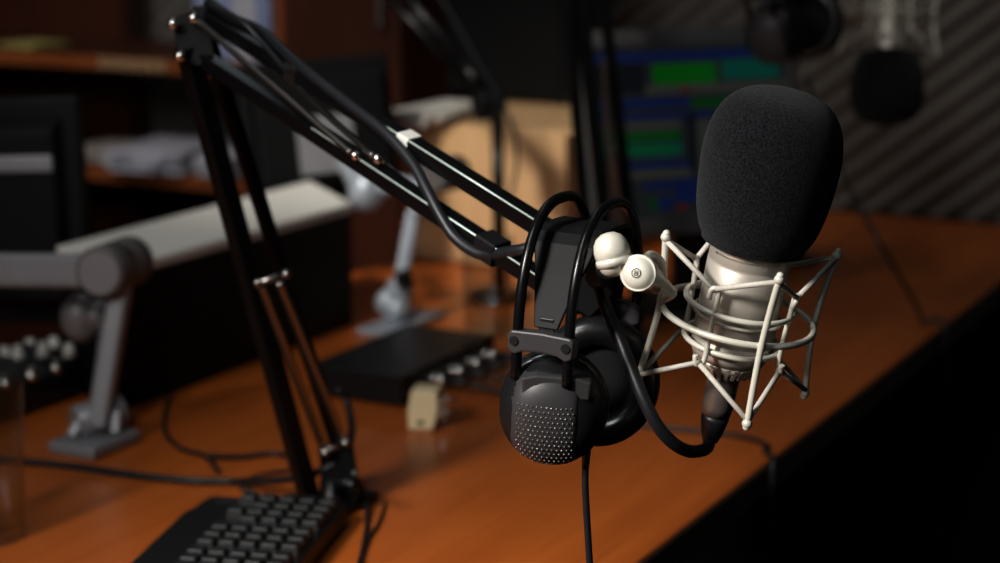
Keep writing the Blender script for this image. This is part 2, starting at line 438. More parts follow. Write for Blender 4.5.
# springs, upper
for a, b, r in ((P(194, 18, dE-.019), on_upB(352), .0026), (P(222, 22, dE+.018), on_upB(374)-UP*-.008, .0026)):
    bm = B(); sp_tube(bm, a, b, r)
    e = (b-a).normalized(); tube(bm, [b, b+e*.006], .0012, 8); obj('spring', bm, M['spring'], arm)
for px_, k_ in ((357, 0), (379, .008)):
    q_ = on_upB(px_)+UP*k_; bm = B(); cyl(bm, q_, q_+FWD*.03, .0024, 14); ball(bm, q_-FWD*.001, .0038); obj('bolt', bm, M['chrome'], arm)
# springs, lower
for a, b in (((262, 286), (323, 447)), ((279, 282), (343, 441))):
    A_ = P(a[0], a[1], dE+.055); B_ = P(b[0], b[1], dB-.022)
    bm = B(); sp_tube(bm, A_, B_, .0038)
    e = (B_-A_).normalized(); tube(bm, [B_, B_+e*.012], .0015, 8); obj('spring', bm, M['spring'], arm)
bm = B(); cyl(bm, P(258, 283, dE+.05), P(290, 273, dE+.062), .0028, 14); ball(bm, P(258, 283, dE+.05), .004); ball(bm, P(286, 274, dE+.05), .004); obj('cross_pin', bm, M['spring'], arm)
bm = B(); cyl(bm, P(322, 452, dB-.026), P(350, 442, dB-.01), .0028, 14); ball(bm, P(325, 453, dB-.027), .0042); ball(bm, P(346, 443, dB-.027), .0042); obj('cross_pin', bm, M['spring'], arm)
# base: U bracket and desk clamp
bm = B()
prism(bm, [P(318, 448, dB-.014), P(352, 438, dB-.014), P(362, 500, dB-.014), P(326, 510, dB-.014)], FWD*.003)
prism(bm, [P(318, 448, dB+.014), P(352, 438, dB+.014), P(362, 496, dB+.014), P(326, 506, dB+.014)], FWD*.003)
obj('base_bracket', bm, M['black'], arm, bevel=.0006)
bm = B(); lathe(bm, [(.016, .0), (.016, .010), (.011, .013), (.011, .026)], V((baseP.x, baseP.y, DZ+.0005)), (0, 0, 1), 28); obj('base_socket', bm, M['black'], arm)
bm = B(); c = V((baseP.x, baseP.y, DZ+.0045))
mm = Matrix.Translation(c) @ RZ; box(bm, (0, 0, 0), .075, .05, .008, mm); obj('clamp_plate', bm, M['black'], arm, bevel=.002)
bm = B(); c2 = T(350, 468); tube(bm, [P(335, 490, dB-.02), P(352, 480, dB-.03)], .004, 10); ball(bm, P(352, 488, dB-.03), .006, (1, 1, 1.5)); obj('tension_knob', bm, M['black'], arm)
# head bracket to the swivel ball
bm = B()
prism(bm, [P(560, 236, dT_-.014), P(600, 246, dT_-.014), P(618, 290, dT_-.014), P(590, 318, dT_-.014), P(560, 300, dT_-.014)], FWD*.026)
obj('head_plate', bm, M['blackmat'], arm, bevel=.001)
bm = B(); cyl(bm, P(598, 276, dT_-.03), P(609, 266, 1.140), .0085, 20, ch=.001); obj('head_pin', bm, M['blackmat'], arm)
# cable clips on the arm
def clip(px, py, d, w, l, m, dirv):
    bm = B(); c = P(px, py, d); s, u, dd = frame(dirv, UP*.93-FWD*.36)
    bar(bm, c-dd*l/2, c+dd*l/2, w, w, up=UP*.93-FWD*.36, bev=.002); return bm
ud = upA[1]-upA[0]; ud2 = upB[1]-upB[0]
def lerp(a, b, t): return a+(b-a)*t
def onbar(brr, px):      # point on a bar whose projection has x = px
    lo, hi = 0, 1
    for _ in range(40):
        m = (lo+hi)/2; p = lerp(brr[0], brr[1], m)-CAM
        x = 500+FPX*p.dot(RT)/p.dot(FWD)
        if x < px: lo = m
        else: hi = m
    return lerp(brr[0], brr[1], lo)
for px, brr, w, m, lb, ll in ((297, upA, .0140, M['spring'], 'grey metal clip holding the cable', .014), (409, upA, .0142, M['white'], 'white tape tie around the upper bar', .012), (492, upB, .0165, M['plastic'], 'dark tape wrap around the lower bar', .018)):
    c = onbar(brr, px); bm = B(); dd = (brr[1]-brr[0]).normalized()
    bar(bm, c-dd*ll/2, c+dd*ll/2, w, w, up=UP*.93-FWD*.36, bev=.002); obj('cable_clip', bm, m, arm, label=lb)

# microphone cable
bootEnd = MT @ V((0, 0, -.129))
bo = MT @ V((0, 0, -.136))
def off(p, u=0, t=0, r=0): return p+UP*u-FWD*t+RT*r
cab = [off(onbar(upA, 208), .012, .0), P(232, 18, 1.475), P(262, 32, 1.46), off(onbar(upA, 297), .007, .008), off(onbar(upA, 345), .001, .011), off(onbar(upA, 385), -.003, .011), off(onbar(upA, 412), -.012, .011), off(onbar(upB, 428), .010, .014), off(onbar(upB, 440), .000, .014), off(onbar(upB, 455), -.009, .011), off(onbar(upB, 475), -.010, .008), off(onbar(upB, 492), -.004, .006), P(520, 250, 1.262), P(545, 246, 1.25), P(575, 262, 1.205), P(596, 280, 1.195), P(607, 310, 1.19), P(622, 345, 1.18), P(643, 398, 1.17), P(662, 432, 1.172), P(685, 450, 1.185),
       lerp(P(700, 452, 1.20), bo, .6), bootEnd]
bm = B(); tube(bm, cab, .0040, 12, sm=8)
# smaller radius copy down the lower arm to the desk
tag(obj('microphone_cable', bm, M['cable']), 'thick black cable running along the boom arm and looping into the foreground microphone', 'cable')
bm = B(); tube(bm, [off(onbar(upA, 214), .010, .012), P(240, 20, 1.45), P(262, 42, 1.44), P(285, 68, 1.42), off(onbar(upA, 297), .004, .010)], .0022, 10, sm=8)
tag(obj('thin_cable', bm, M['cable']), 'thin grey cable looped over the elbow end of the boom arm', 'cable')

# ============================================================ headphones
def headphones(Mt, label, grp=None, cable_pts=None, scale=1):
    hp = thing('headphones', label, 'headphones', Mt)
    def ob(name, bm, m, par, **k): bm.transform(Mt); return obj(name, bm, m, par, **k)
    WD = .056; X = .0165
    for sx in (-1, 1):
        bm = B(); pts = []
        for k in range(25):
            t = PI*k/24
            y = -WD*math.copysign(abs(math.cos(t))**.80, math.cos(t)); z = .002+.0755*abs(math.sin(t))**.85
            pts.append((sx*X*(1-.0*math.sin(t)), y, z))
        pts = [(sx*X, -WD*.985, -.024), (sx*X, -WD, -.012)]+pts+[(sx*X, WD, -.012), (sx*X, WD*.985, -.024)]
        tube(bm, pts, .0033, 14, sm=3); ob('band_rod', bm, M['black'], hp)
    # leather strap
    bm = B(); hl = [(-.0525, .008), (-.0475, .020), (-.0385, .038), (-.0295, .0545), (-.024, .0600), (-.015, .0625), (0, .063)]
    cl = [V((0, a, b)) for a, b in hl]+[V((0, -a, b)) for a, b in hl[-2::-1]]
    n = len(cl); G = []; ws_ = [.0075, .0105, .0150, .0205, .0215, .0215, .0215]; ws_ = ws_+ws_[-2::-1]
    for i, p in enumerate(cl):
        w = ws_[i]
        t = (cl[min(i+1, n-1)]-cl[max(i-1, 0)]).normalized(); nn = V((1, 0, 0)).cross(t).normalized()
        row = []
        for s2, h in ((-1, .0003), (-.96, .0011), (.96, .0011), (1, .0003), (1, -.0009), (-1, -.0009)):
            row.append(bm.verts.new(p+V((s2*w, 0, 0))+nn*h))
        G.append(row)
    for A_, B_ in zip(G[:-1], G[1:]):
        for k in range(6): bm.faces.new((A_[k], A_[(k+1) % 6], B_[(k+1) % 6], B_[k]))
    bm.faces.new(G[0][::-1]); bm.faces.new(G[-1])
    st = ob('leather_strap', bm, M['leather'], hp, bevel=.0006)
    for s in (-1, 1):
        # yoke crossbar
        bm = B()
        sec = [(-.0205, -.006), (-.0210, .004), (-.0190, .0060), (0, .0068), (.0190, .0060), (.0210, .004), (.0205, -.0065), (.0165, -.0085), (.011, -.0060), (0, -.0050), (-.011, -.0060), (-.0165, -.0085)]
        prism(bm, [V((x, s*WD-.0048, z)) for x, z in sec], (0, .0096, 0))
        yk = ob('yoke', bm, M['greyplastic'], hp, bevel=.0012)
        bm = B()
        for x in (-X, X): cyl(bm, (x, s*(WD+.0045), 0), (x, s*(WD+.0058), 0), .0028, 18)
        ob('screw', bm, M['plastic'], yk)
        bm = B(); prism(bm, [(-.0055, s*.0505-.0016, .003), (.0055, s*.0505-.0016, .003), (.0045, s*.0505-.0016, .014), (-.0045, s*.0505-.0016, .014)], (0, .0032, 0)); ob('strap_tab', bm, M['plastic'], hp, bevel=.0005)
        # ear cup
        rot = Matrix.Rotation(math.radians(19), 4, 'Z') @ Matrix.Rotation(s*math.radians(-6), 4, 'X')
        ctr = V((.001 if s < 0 else 0, s*(WD-.020 if s < 0 else WD-.017), -.045+(.002 if s > 0 else 0)))
        CM = Matrix.Translation(ctr) @ rot
        R = .0325
        dome = [(R*.985, -.002), (R, .002), (R*.985, .007), (R*.93, .012), (R*.84, .0165), (R*.70, .0205), (R*.5, .0235), (R*.25, .0252), (0, .0257)]
        pp = smooth_path([V((a, 0, b)) for a, b in dome], 3)
        bm = B(); lathe(bm, [(R*.6, -.002)]+[(max(0, p.x), p.z) for p in pp], (0, 0, 0), (0, s, 0), 48, up=V((0, 0, 1)), sy=1.03)
        bm.transform(CM); cup = ob('ear_cup', bm, M['plastic'], hp)
        def domeh(r):
            r = min(r, R*.985)/R
            for (a, b), (c, d) in zip(dome[1:-1], dome[2:]):
                if c/R <= r <= a/R: return d+(b-d)*(r-c/R)/(a/R-c/R)
            return .003
        # face plate wrapping the dome
        bm = B(); G = []; NX, NZ = 12, 22; xo = -.004*(1 if s < 0 else -1)
        for i in range(NZ+1):
            z = .0290-.062*i/NZ; row = []
            for j in range(NX+1):
                x = xo+(-.0205+.041*j/NX)
                r = math.hypot(x, z/1.03); k = min(1, R*.975/r) if r > 0 else 1
                edge = 0 if (i in (0, NZ) or j in (0, NX)) else .0011
                row.append(bm.verts.new((x*k, s*(domeh(r*k)+edge), z*k)))
            G.append(row)
        for i in range(NZ):
            for j in range(NX):
                f = bm.faces.new((G[i][j], G[i][j+1], G[i+1][j+1], G[i+1][j])); f.smooth = True
        ext = bmesh.ops.extrude_face_region(bm, geom=bm.faces[:])
        for v in [g for g in ext['geom'] if isinstance(g, bmesh.types.BMVert)]: v.co.y -= s*.0015
        bm.transform(CM); fp = ob('face_plate', bm, M['greyplastic'], cup)
        bm = B()
        for i in range(15):
            for j in range(12):
                z = .0105-.0030*i; x = xo-.0160+.0029*j+(.00145 if i % 2 else 0)
                r = math.hypot(x, z/1.03)
                if r > R*.93 or abs(x-xo) > .0178: continue
                ball(bm, (x, s*(domeh(r)+.0012), z), .00065, seg=8)
        bm.transform(CM); ob('grille_dots', bm, M['spring'], cup)
        bm = B(); prism(bm, [V((x+(.002 if s < 0 else -.002), s*.007, z)) for x, z in ((-.0200, .0150), (.0200, .0150), (.0205, .0262), (.0120, .0285), (-.0120, .0285), (-.0205, .0262))], (0, s*.0135, 0))
        bm.transform(CM); ob('hinge', bm, M['greyplastic'], hp, bevel=.0012)
        # pad
        bm = B(); Rp = .0385 if s > 0 else .0325
        prof = [(Rp*.9, .0), (Rp*1.0, .003), (Rp*1.03, .009), (Rp*.98, .0155), (Rp*.86, .0195), (Rp*.72, .0195), (Rp*.60, .0155), (Rp*.55, .009)]
        pp = smooth_path([V((a, 0, b)) for a, b in prof], 4)
        s1, u1, d1 = frame(V((0, -s, 0)), V((0, 0, 1)))
        rings = []
        for p in pp:
            rings.append([bm.verts.new(V((0, 0, 0))+d1*(p.z+.001)+s1*math.cos(2*PI*k/48)*p.x+u1*math.sin(2*PI*k/48)*p.x*1.06) for k in range(48)])
        for A_, B_ in zip(rings[:-1], rings[1:]):
            for k in range(48):
                f = bm.faces.new((A_[k], A_[(k+1) % 48], B_[(k+1) % 48], B_[k])); f.smooth = True
        bm.transform(CM); pad = ob('ear_pad', bm, M['padleather'], hp)
        bm = B(); lathe(bm, [(Rp*.6, 0), (Rp*.6, .009), (Rp*.3, .0105), (0, .011)], (0, 0, 0), (0, -s, 0), 40, up=V((0, 0, 1)), sy=1.06); bm.transform(CM); ob('driver_cover', bm, M['padfoam'], pad)
    bm = B(); c = V((.0225, -WD+.024, -.045-.0245)); cyl(bm, c+V((0, 0, .006)), c-V((0, 0, .010)), .0030, 16, r2=.0022); ob('strain_relief', bm, M['cable'], hp)
    return hp
phi = math.radians(24.5)
yokeNear = P(543, 343, 1.145)
exh = V((math.cos(phi), -math.sin(phi), 0)); eyh = V((math.sin(phi), math.cos(phi), 0)); ezh = V((0, 0, 1))
# slight tilt
tiltq = Matrix.Rotation(math.radians(3), 3, V((0, 1, 0)))
exh, eyh, ezh = tiltq @ exh, tiltq @ eyh, tiltq @ ezh
oh = yokeNear + eyh*.056
HM = Matrix(((exh.x, eyh.x, ezh.x, oh.x), (exh.y, eyh.y, ezh.y, oh.y), (exh.z, eyh.z, ezh.z, oh.z), (0, 0, 0, 1)))
hp1 = headphones(HM, 'black headphones with dotted grey ear cup hanging from the front boom arm')
cs = HM @ V((.0225, -.056+.024, -.045-.0335))
bm = B(); d0 = (cs-CAM).dot(FWD)
qa, qb, _ = ab(cs)
if qb > -.012: tailp = [D(qa, max(qb, .012), -.02), D(qa, max(qb, .014), -.30), D(qa, max(qb, .014), -.45)]
else: tailp = [D(qa+.004, qb+.004, .03), D(qa-.004, qb+.003, .008), D(qa-.03, qb, .0024), D(qa-.10, qb-.06, .0024), D(qa-.22, qb-.05, .0024)]
tube(bm, [cs+V((0, 0, .003)), cs-V((0, 0, .012)), cs+V((.001, 0, -.03)), cs+V((.003, 0, -.06)), cs+V((.004, 0, -.085)), *tailp], .0022, 10, sm=6)
tag(obj('headphone_cable', bm, M['cable']), 'thin black cable hanging straight down from the front headphones', 'cable')

# ============================================================ keyboard
kc = T(205, 495, .02); kr = T(336, 514, .02)
kx = (kr-kc); kx.z = 0; klen = .150; kx.normalize()
ang = math.radians(-15); kx = V((math.cos(ang), math.sin(ang), 0)); a2_ = math.radians(-6); ky = V((math.sin(a2_), -math.cos(a2_), 0))  # ky toward the camera
kw = (T(336, 514, .02)-kc).dot(kx)
KM = Matrix(((kx.x, ky.x, 0, kc.x), (kx.y, ky.y, 0, kc.y), (0, 0, -1, DZ), (0, 0, 0, 1)))
KM = Matrix(((kx.x, -ky.x, 0, kc.x), (kx.y, -ky.y, 0, kc.y), (0, 0, 1, DZ), (0, 0, 0, 1)))
kb = thing('keyboard', 'black computer keyboard at the foot of the front boom arm', 'keyboard', KM)
def kob(name, bm, m, par=None, **k): bm.transform(KM); return obj(name, bm, m, par or kb, **k)
KL = .31
bm = B(); ol = [(0.012, 0), (.005, -.003), (.002, -.020), (.002, -.030), (-.003, -.044), (-.003, -KL), (kw, -KL), (kw, -.002), (kw-.002, 0)]
prism(bm, [(x, y, .003) for x, y in ol], (0, 0, .017)); kob('case', bm, M['plastic'], bevel=.003)
bm = B(); prism(bm, [(-.006+.02, -.012, .0195), (.014+.02, -.008, .0195), (.014+.02, -.012, .0195), (-.006+.02, -.017, .0195)], (0, 0, .0008)); kob('badge', bm, M['greyplastic'])
pit = .0172; keym = None
for r in range(5):
    for c in range(15):
        x = kw-.012-r*pit; y = -.014-c*pit-(.006 if c > 3 else 0)-(.006 if c > 6 else 0)
        if r == 4 and c in (1, 3, 10): continue
        if keym is None:
            bm = B(); w, t = .0078, .0060
            A_ = [bm.verts.new((sx*w, sy*w, 0)) for sx, sy in ((1, 1), (-1, 1), (-1, -1), (1, -1))]
            B_ = [bm.verts.new((sx*t, sy*t, .0085)) for sx, sy in ((1, 1), (-1, 1), (-1, -1), (1, -1))]
            C_ = bm.verts.new((0, 0, .0078))
            for k in range(4):
                bm.faces.new((A_[k], A_[(k+1) % 4], B_[(k+1) % 4], B_[k])); bm.faces.new((B_[k], B_[(k+1) % 4], C_))
            bm.faces.new(A_[::-1])
            k0 = obj('key', bm, M['key'], kb, world=False, bevel=.0008); keym = k0
        else:
            k0 = keym.copy(); COL.objects.link(k0); k0.parent = kb
        k0.location = (x, y, .0195)

# ============================================================ desk objects
# raised black case with pale top
hT = .15
tp = [T(352, 203, hT), T(310, 180, hT), T(56, 246, hT), T(110, 270, hT)]
c = sum(tp, V())/4
c_riser = c.copy()
rs = thing('desk_riser', 'long black desk riser with a pale laminate top behind the left screen arm', 'riser', V((c.x, c.y, DZ)))
bm = B(); prism(bm, tp, (0, 0, -.012)); obj('top_panel', bm, M['white'], rs, bevel=.002)
bm = B(); q = [lerp(p, c, .012) for p in tp]; prism(bm, [V((p.x, p.y, DZ+hT-.0125)) for p in q], (0, 0, -hT+.0135)); obj('body', bm, M['blackmat'], rs)
bm = B(); p0 = lerp(tp[0], tp[1], .02); 
# black box with jacks
Cc = T(402, 409); bxl, bxw, bxh = .205, .112, .034
BM = Matrix.Translation(V((Cc.x, Cc.y, DZ))) @ RZ        # +x = along desk away, +y = left/back
ib = thing('interface_box', 'flat black breakout box on the desk with plugs along one side', 'device', BM)
bm = B(); box(bm, (bxl/2, bxw/2, .0025+bxh/2-.001), bxl, bxw, bxh-.003, BM); obj('case', bm, M['plastic'], ib, bevel=.0015)
for x in (.02, bxl-.02):
    for y in (.02, bxw-.02):
        bm = B(); cyl(bm, (x, y, 0.0003), (x, y, .003), .006, 14); bm.transform(BM); obj('foot', bm, M['blackmat'], ib)
cabs = []
for i, x in enumerate((.065, .105, .143, .180)):
    bm = B(); cyl(bm, (x, 0.0, .017), (x, -.005, .017), .0078, 18, ch=.001); bm.transform(BM); obj('jack', bm, M['chrome'], ib)
    pl = thing('jack_plug', 'black jack plug with silver collar in the breakout box, ' + ['nearest the cream adapter', 'second from the cream adapter', 'third from the cream adapter', 'furthest from the cream adapter'][i], 'plug', BM @ V((x, 0, .017)), group='plugs in the breakout box')
    bm = B(); cyl(bm, (x, -.0055, .017), (x, -.014, .017), .0062, 18, ch=.001); bm.transform(BM); obj('collar', bm, M['chrome'], pl, label='silver collar')
    bm = B(); lathe(bm, [(.0056, 0), (.0056, .020), (.003, .030)], (x, -.0142, .017), (0, -1, 0), 18); bm.transform(BM); obj('sleeve', bm, M['cable'], pl)
    bm = B(); w0 = BM @ V((x, -.044, .017)); w1 = BM @ V((x+.01, -.075, .010)); w2 = BM @ V((x+.03+.01*i, -.115, .0032)); w3 = BM @ V((x+.10+.01*i, -.15+.014*i, .0032)); w4 = BM @ V((x+.2, -.14+.02*i, .0032))
    tube(bm, [w0, w1, w2, w3, w4], .0028, 8, sm=5)
    tag(obj('patch_cable', bm, M['cable']), 'black patch cable from the jack ' + ['nearest the cream adapter', 'second from the cream adapter', 'third from the cream adapter', 'furthest from the cream adapter'][i], 'cable', 'patch cables from the breakout box')
# cream adapter
ca = T(408, 431); CMx = Matrix.Translation(V((ca.x, ca.y, DZ))) @ Matrix.Rotation(math.radians(-4), 4, 'Z')
ad = thing('cream_adapter', 'small cream plastic plug adapter standing in front of the black box', 'adapter', CMx)
bm = B(); prism(bm, [V((0, 0, .001)), V((0.0245, 0, .001)), V((.0300, 0, .020)), V((.0290, 0, .0400)), V((.0030, 0, .0410)), V((-.0005, 0, .020))], (.003, .030, 0)); bm.transform(CMx); obj('body', bm, M['cream'], ad, bevel=.0015)
bm = B(); cyl(bm, (.0110, -.0004, .0085), (.0110, .002, .0085), .0022, 14); cyl(bm, (.0140, -.0004, .0085), (.0140, .002, .0085), .0022, 14); bm.transform(CMx); obj('hole', bm, M['blackmat'], ad)
bm = B()
for z in (.016, .028): cyl(bm, (.030, .016, z), (.048, .018, z), .0026, 12, ch=.0008)
box(bm, (.0335, .016, .022), .005, .018, .022); bm.transform(CMx); obj('prongs', bm, M['chrome'], ad)

# tumblers
def tumbler(px, py, r0, r1, h, label, z=0.0):
    c = T(px, py)
    g = thing('drinking_glass', label, 'glass', V((c.x, c.y, DZ)))
    bm = B(); lathe(bm, [(r0, .0006), (r1, h), (r1-.0006, h+.0006), (r1-.0017, h), (r0-.0022, .010), (0, .009)], V((c.x, c.y, DZ)), (0, 0, 1), 40)
    obj('tumbler', bm, M['glass'], g, label='clear glass wall and thick base')
tumbler(-12, 537, .031, .0355, .130, 'clear drinking glass at the left beside the keyboard')
tumbler(488, 334, .028, .031, .118, 'clear tumbler standing behind the black breakout box')

# mixing console
con = thing('mixing_console', 'dark mixing console with silver knobs under the left monitor', 'mixer', T(20, 385))
q = [T(-30, 402, .035), T(80, 365, .035), T(60, 333, .058), T(-60, 360, .058)]
bm = B(); prism(bm, q, (0, 0, -.030)); 
for v in bm.verts:
    pass
obj('chassis', bm, M['plastic'], con, bevel=.003)
kn = [(5, 352, 0), (18, 352, 1), (30, 344, 0), (43, 349, 1), (54, 342, 0), (69, 349, 0), (5, 382, 0), (31, 374, 0), (56, 366, 0), (-12, 388, 0), (-10, 358, 0)]
for x, y, t in kn:
    p = T(x, y+4, .050) if y < 360 else T(x, y+3, .040)
    bm = B(); hh = .012 if t else .009
    base = V((p.x, p.y, DZ+(.037 if y >= 360 else .046)))
    lathe(bm, [(.0070, 0), (.0062, .008), (.0050, .0085), (.0046, .0085+hh*.6), (0, .009+hh*.6)], base, (0, 0, 1), 16); obj('knob', bm, M['white'] if y < 360 else M['chrome'], con)

# ---- monitors on arms
def flat_monitor(name, label, center, w, h, t, normal, roll=0, mshell='plastic', parts=None, front=None):
    n = V(normal).normalized(); s = V((0, 0, 1)).cross(n).normalized(); u = n.cross(s).normalized()
    R_ = Matrix(((s.x, n.x, u.x, 0), (s.y, n.y, u.y, 0), (s.z, n.z, u.z, 0), (0, 0, 0, 1)))
    if roll: R_ = R_ @ Matrix.Rotation(roll, 4, 'Y')
    return thing(name, label, 'monitor', Matrix.Translation(V(center)) @ R_)
# local: x right(side), y = back normal, z up
def mon_back(label, m_center, w, h, normal, roll=0, ridge=True):
    mo = flat_monitor('computer_monitor', label, m_center, w, h, .03, normal, roll); MM = ROOTM[mo.name]
    bm = B(); box(bm, (0, 0, 0), w, .022, h, MM); obj('bezel', bm, M['blackmat'], mo, bevel=.004)
    bm = B(); A_ = [(-w*.44, .011, -h*.42), (w*.44, .011, -h*.42), (w*.44, .011, h*.42), (-w*.44, .011, h*.42)]; B_ = [(-w*.42, .034, -h*.38), (w*.42, .034, -h*.38), (w*.42, .034, h*.36), (-w*.42, .034, h*.36)]
    a = [bm.verts.new(x) for x in A_]; b = [bm.verts.new(x) for x in B_]
    for k in range(4): bm.faces.new((a[k], a[(k+1) % 4], b[(k+1) % 4], b[k]))
    bm.faces.new(b); bm.faces.new(a[::-1]); bm.transform(MM); obj('rear_shell', bm, M['blackmat'], mo, bevel=.003)
    bm = B(); box(bm, (0, -.0113, 0), w*.92, .001, h*.9, MM); obj('screen', bm, M['black'], mo)
    if ridge:
        bm = B(); box(bm, (0, .0355, h*.22), w*.84, .005, .018, MM); obj('grey_strip', bm, M['silverarm'], mo, bevel=.002)  # plain grey strip across the rear shell
    bm = B(); box(bm, (0, .038, -.02), .075, .008, .075, MM); obj('mount_plate', bm, M['silverarm'], mo, bevel=.001)
    return mo, MM
d1 = 2.20
cM1 = P(-42, 212, d1)
mo1, MM1 = mon_back('black computer monitor seen from behind at the left edge', cM1, .300, .256, (-.10, -1, .05), math.radians(-2))
d2 = 2.55
cM2 = P(318, 130, d2)
mo2, MM2 = mon_back('dark computer monitor turned away, behind the boom arm elbow', cM2, .205, .185, (.35, -1, .18), math.radians(-3), ridge=False)

# left support arm
bP = T(95, 448); dA = (bP-CAM).dot(FWD)
sa = thing('monitor_arm', 'grey metal monitor support arm standing on the desk at the left', 'monitor arm', V((bP.x, bP.y, DZ)))
mmB = Matrix.Translation(V((bP.x, bP.y, DZ+.0065))) @ RZ
bm = B(); box(bm, (0, 0, 0), .072, .055, .012, mmB); obj('base_plate', bm, M['silverarm'], sa, bevel=.003)
bm = B(); cyl(bm, P(75, 424, dA-.005), P(122, 408, dA+.02), .017, 28, ch=.002)
bar(bm, V((bP.x-.02, bP.y, DZ+.012)), P(84, 420, dA), .026, .010, up=RT, bev=.002); bar(bm, V((bP.x+.02, bP.y+.01, DZ+.012)), P(118, 412, dA+.01), .026, .010, up=RT, bev=.002)
obj('base_knuckle', bm, M['silverarm'], sa)
bm = B(); bar(bm, P(99, 425, dA), P(122, 283, dA-.0), .028, .020, up=RT, bev=.005); 
obj('lower_link', bm, M['silverarm'], sa)
jA = P(99, 273, dA-.03); jB = P(132, 260, dA+.045)
jd = (jB-jA).normalized(); jl = (jB-jA).length
bm = B(); lathe(bm, [(.022, 0), (.0245, .002), (.0245, jl*.48), (.0232, jl*.49), (.0232, jl*.51), (.0245, jl*.52), (.0245, jl-.004), (.022, jl)], jA, jB-jA, 36); obj('elbow_joint', bm, M['armdark'], sa)
bm = B(); cyl(bm, jA-jd*.0015, jA, .0205, 32); obj('joint_cap', bm, M['silverarm'], sa)
bm = B(); bar(bm, P(95, 271, dA-.01), P(-60, 270, dA+.06), .020, .034, up=UP, bev=.006); 
# turned: wide side vertical
obj('upper_link', bm, M['silverarm'], sa)
bm = B(); tube(bm, [P(-60, 268, dA+.06), MM1 @ V((0, .06, -.02)), MM1 @ V((0, .043, -.02))], .014, 18); obj('tilt_head', bm, M['silverarm'], sa)
# cast second arm behind
b3 = T(104, 425)
sb = thing('monitor_arm', 'pale rounded casting of a second support arm behind the left grey arm', 'monitor arm', V((b3.x, b3.y, DZ)))
d3 = (b3-CAM).dot(FWD)
bm = B(); lathe(bm, [(.026, 0), (.026, .008), (.012, .012), (.012, .03)], V((b3.x, b3.y, DZ+.0005)), (0, 0, 1), 28); tube(bm, [V((b3.x, b3.y, DZ+.03)), P(108, 360, d3), P(112, 318, d3)], .012, 18, sm=4); obj('post', bm, M['silverarm'], sb)
bm = B(); ball(bm, P(80, 318, d3), .020, (1, .8, 1.25)); tube(bm, [P(80, 316, d3), P(112, 316, d3+.01)], .016, 18); obj('knuckle', bm, M['silverarm'], sb)

# right support arm (pale)
bP2 = T(402, 326); dR = (bP2-CAM).dot(FWD)
sc2 = thing('monitor_arm', 'pale grey monitor arm standing behind the black breakout box', 'monitor arm', V((bP2.x, bP2.y, DZ)))
bm = B(); box(bm, (0, 0, 0), .13, .05, .008, Matrix.Translation(V((bP2.x, bP2.y, DZ+.0045))) @ RZ); obj('base_plate', bm, M['palearm'], sc2, bevel=.002)
bm = B(); ball(bm, P(388, 303, dR), .016, (1, .9, 1.1)); ball(bm, P(400, 290, dR+.005), .018); cyl(bm, V((bP2.x, bP2.y, DZ+.008)), P(393, 300, dR), .017, 20); obj('base_knuckle', bm, M['palearm'], sc2)
bm = B(); bar(bm, P(399, 290, dR), P(414, 212, dR), .027, .018, up=RT, bev=.005); obj('lower_link', bm, M['palearm'], sc2)
bm = B(); cyl(bm, P(396, 280, dR-.018), P(412, 276, dR-.018), .010, 16); obj('lock_collar', bm, M['blackmat'], sc2)
bm = B(); bar(bm, P(416, 214, dR-.012), P(432, 170, dR-.01), .030, .018, up=RT, bev=.005); obj('upper_link', bm, M['palearm'], sc2)
bm = B(); cyl(bm, P(432, 176, dR-.03), P(457, 172, dR+.03), .021, 26, ch=.003); obj('elbow_joint', bm, M['armdark'], sc2)
bm = B(); tube(bm, [P(420, 190, dR), P(390, 185, dR), P(366, 192, dR+.01), P(345, 160, dR+.12)], .013, 16, sm=5); ball(bm, P(366, 192, dR), .022, (1, 1, 1.2)); ball(bm, P(384, 178, dR), .013)
obj('tilt_head', bm, M['palearm'], sc2)

# ---- maple cabinet, speaker, papers
aC, bC, _ = ab(T(440, 262))
pl_, pr_ = RA(404, 245, aC), RA(566, 245, aC)
bl, br = ab(pl_)[1], ab(pr_)[1]
ztop = ab(RA(490, 128, aC))[2]
aS = ab(T(505, 103, ztop))[0]-.04
mc = thing('maple_cabinet', 'small pale maple cabinet standing on the desk under the black loudspeaker', 'cabinet', D(aC+.1, (bl+br)/2, 0))
bm = B(); dbox(bm, aC+.016, max(aC+.22, aS+.22), bl, br, .001, ztop); obj('carcass', bm, M['maple'], mc, bevel=.001)
bm = B(); dbox(bm, aC, aC+.0155, bl+.001, br-.001, .003, ztop-.002); obj('door', bm, M['maple'], mc, bevel=.001)
s0, s1 = ab(RA(446, 100, aS+.05))[1], ab(RA(566, 100, aS+.05))[1]
sp = thing('loudspeaker', 'black loudspeaker standing on the maple cabinet', 'loudspeaker', D(aS+.12, (s0+s1)/2, ztop))
bm = B(); dbox(bm, aS+.05, aS+.215, s0, s1, ztop+.0065, ztop+.29); obj('enclosure', bm, M['plastic'], sp, bevel=.004)
bm = B(); dbox(bm, aS+.042, aS+.0495, s0+.006, s1-.006, ztop+.012, ztop+.284); obj('grille', bm, M['blackmat'], sp, bevel=.003)
for a_ in (aS+.07, aS+.19):
    for b_ in (s0+.015, s1-.015):
        bm = B(); p = D(a_, b_, ztop+.0003); cyl(bm, p, p+V((0, 0, .006)), .006, 12); obj('foot', bm, M['blackmat'], sp)
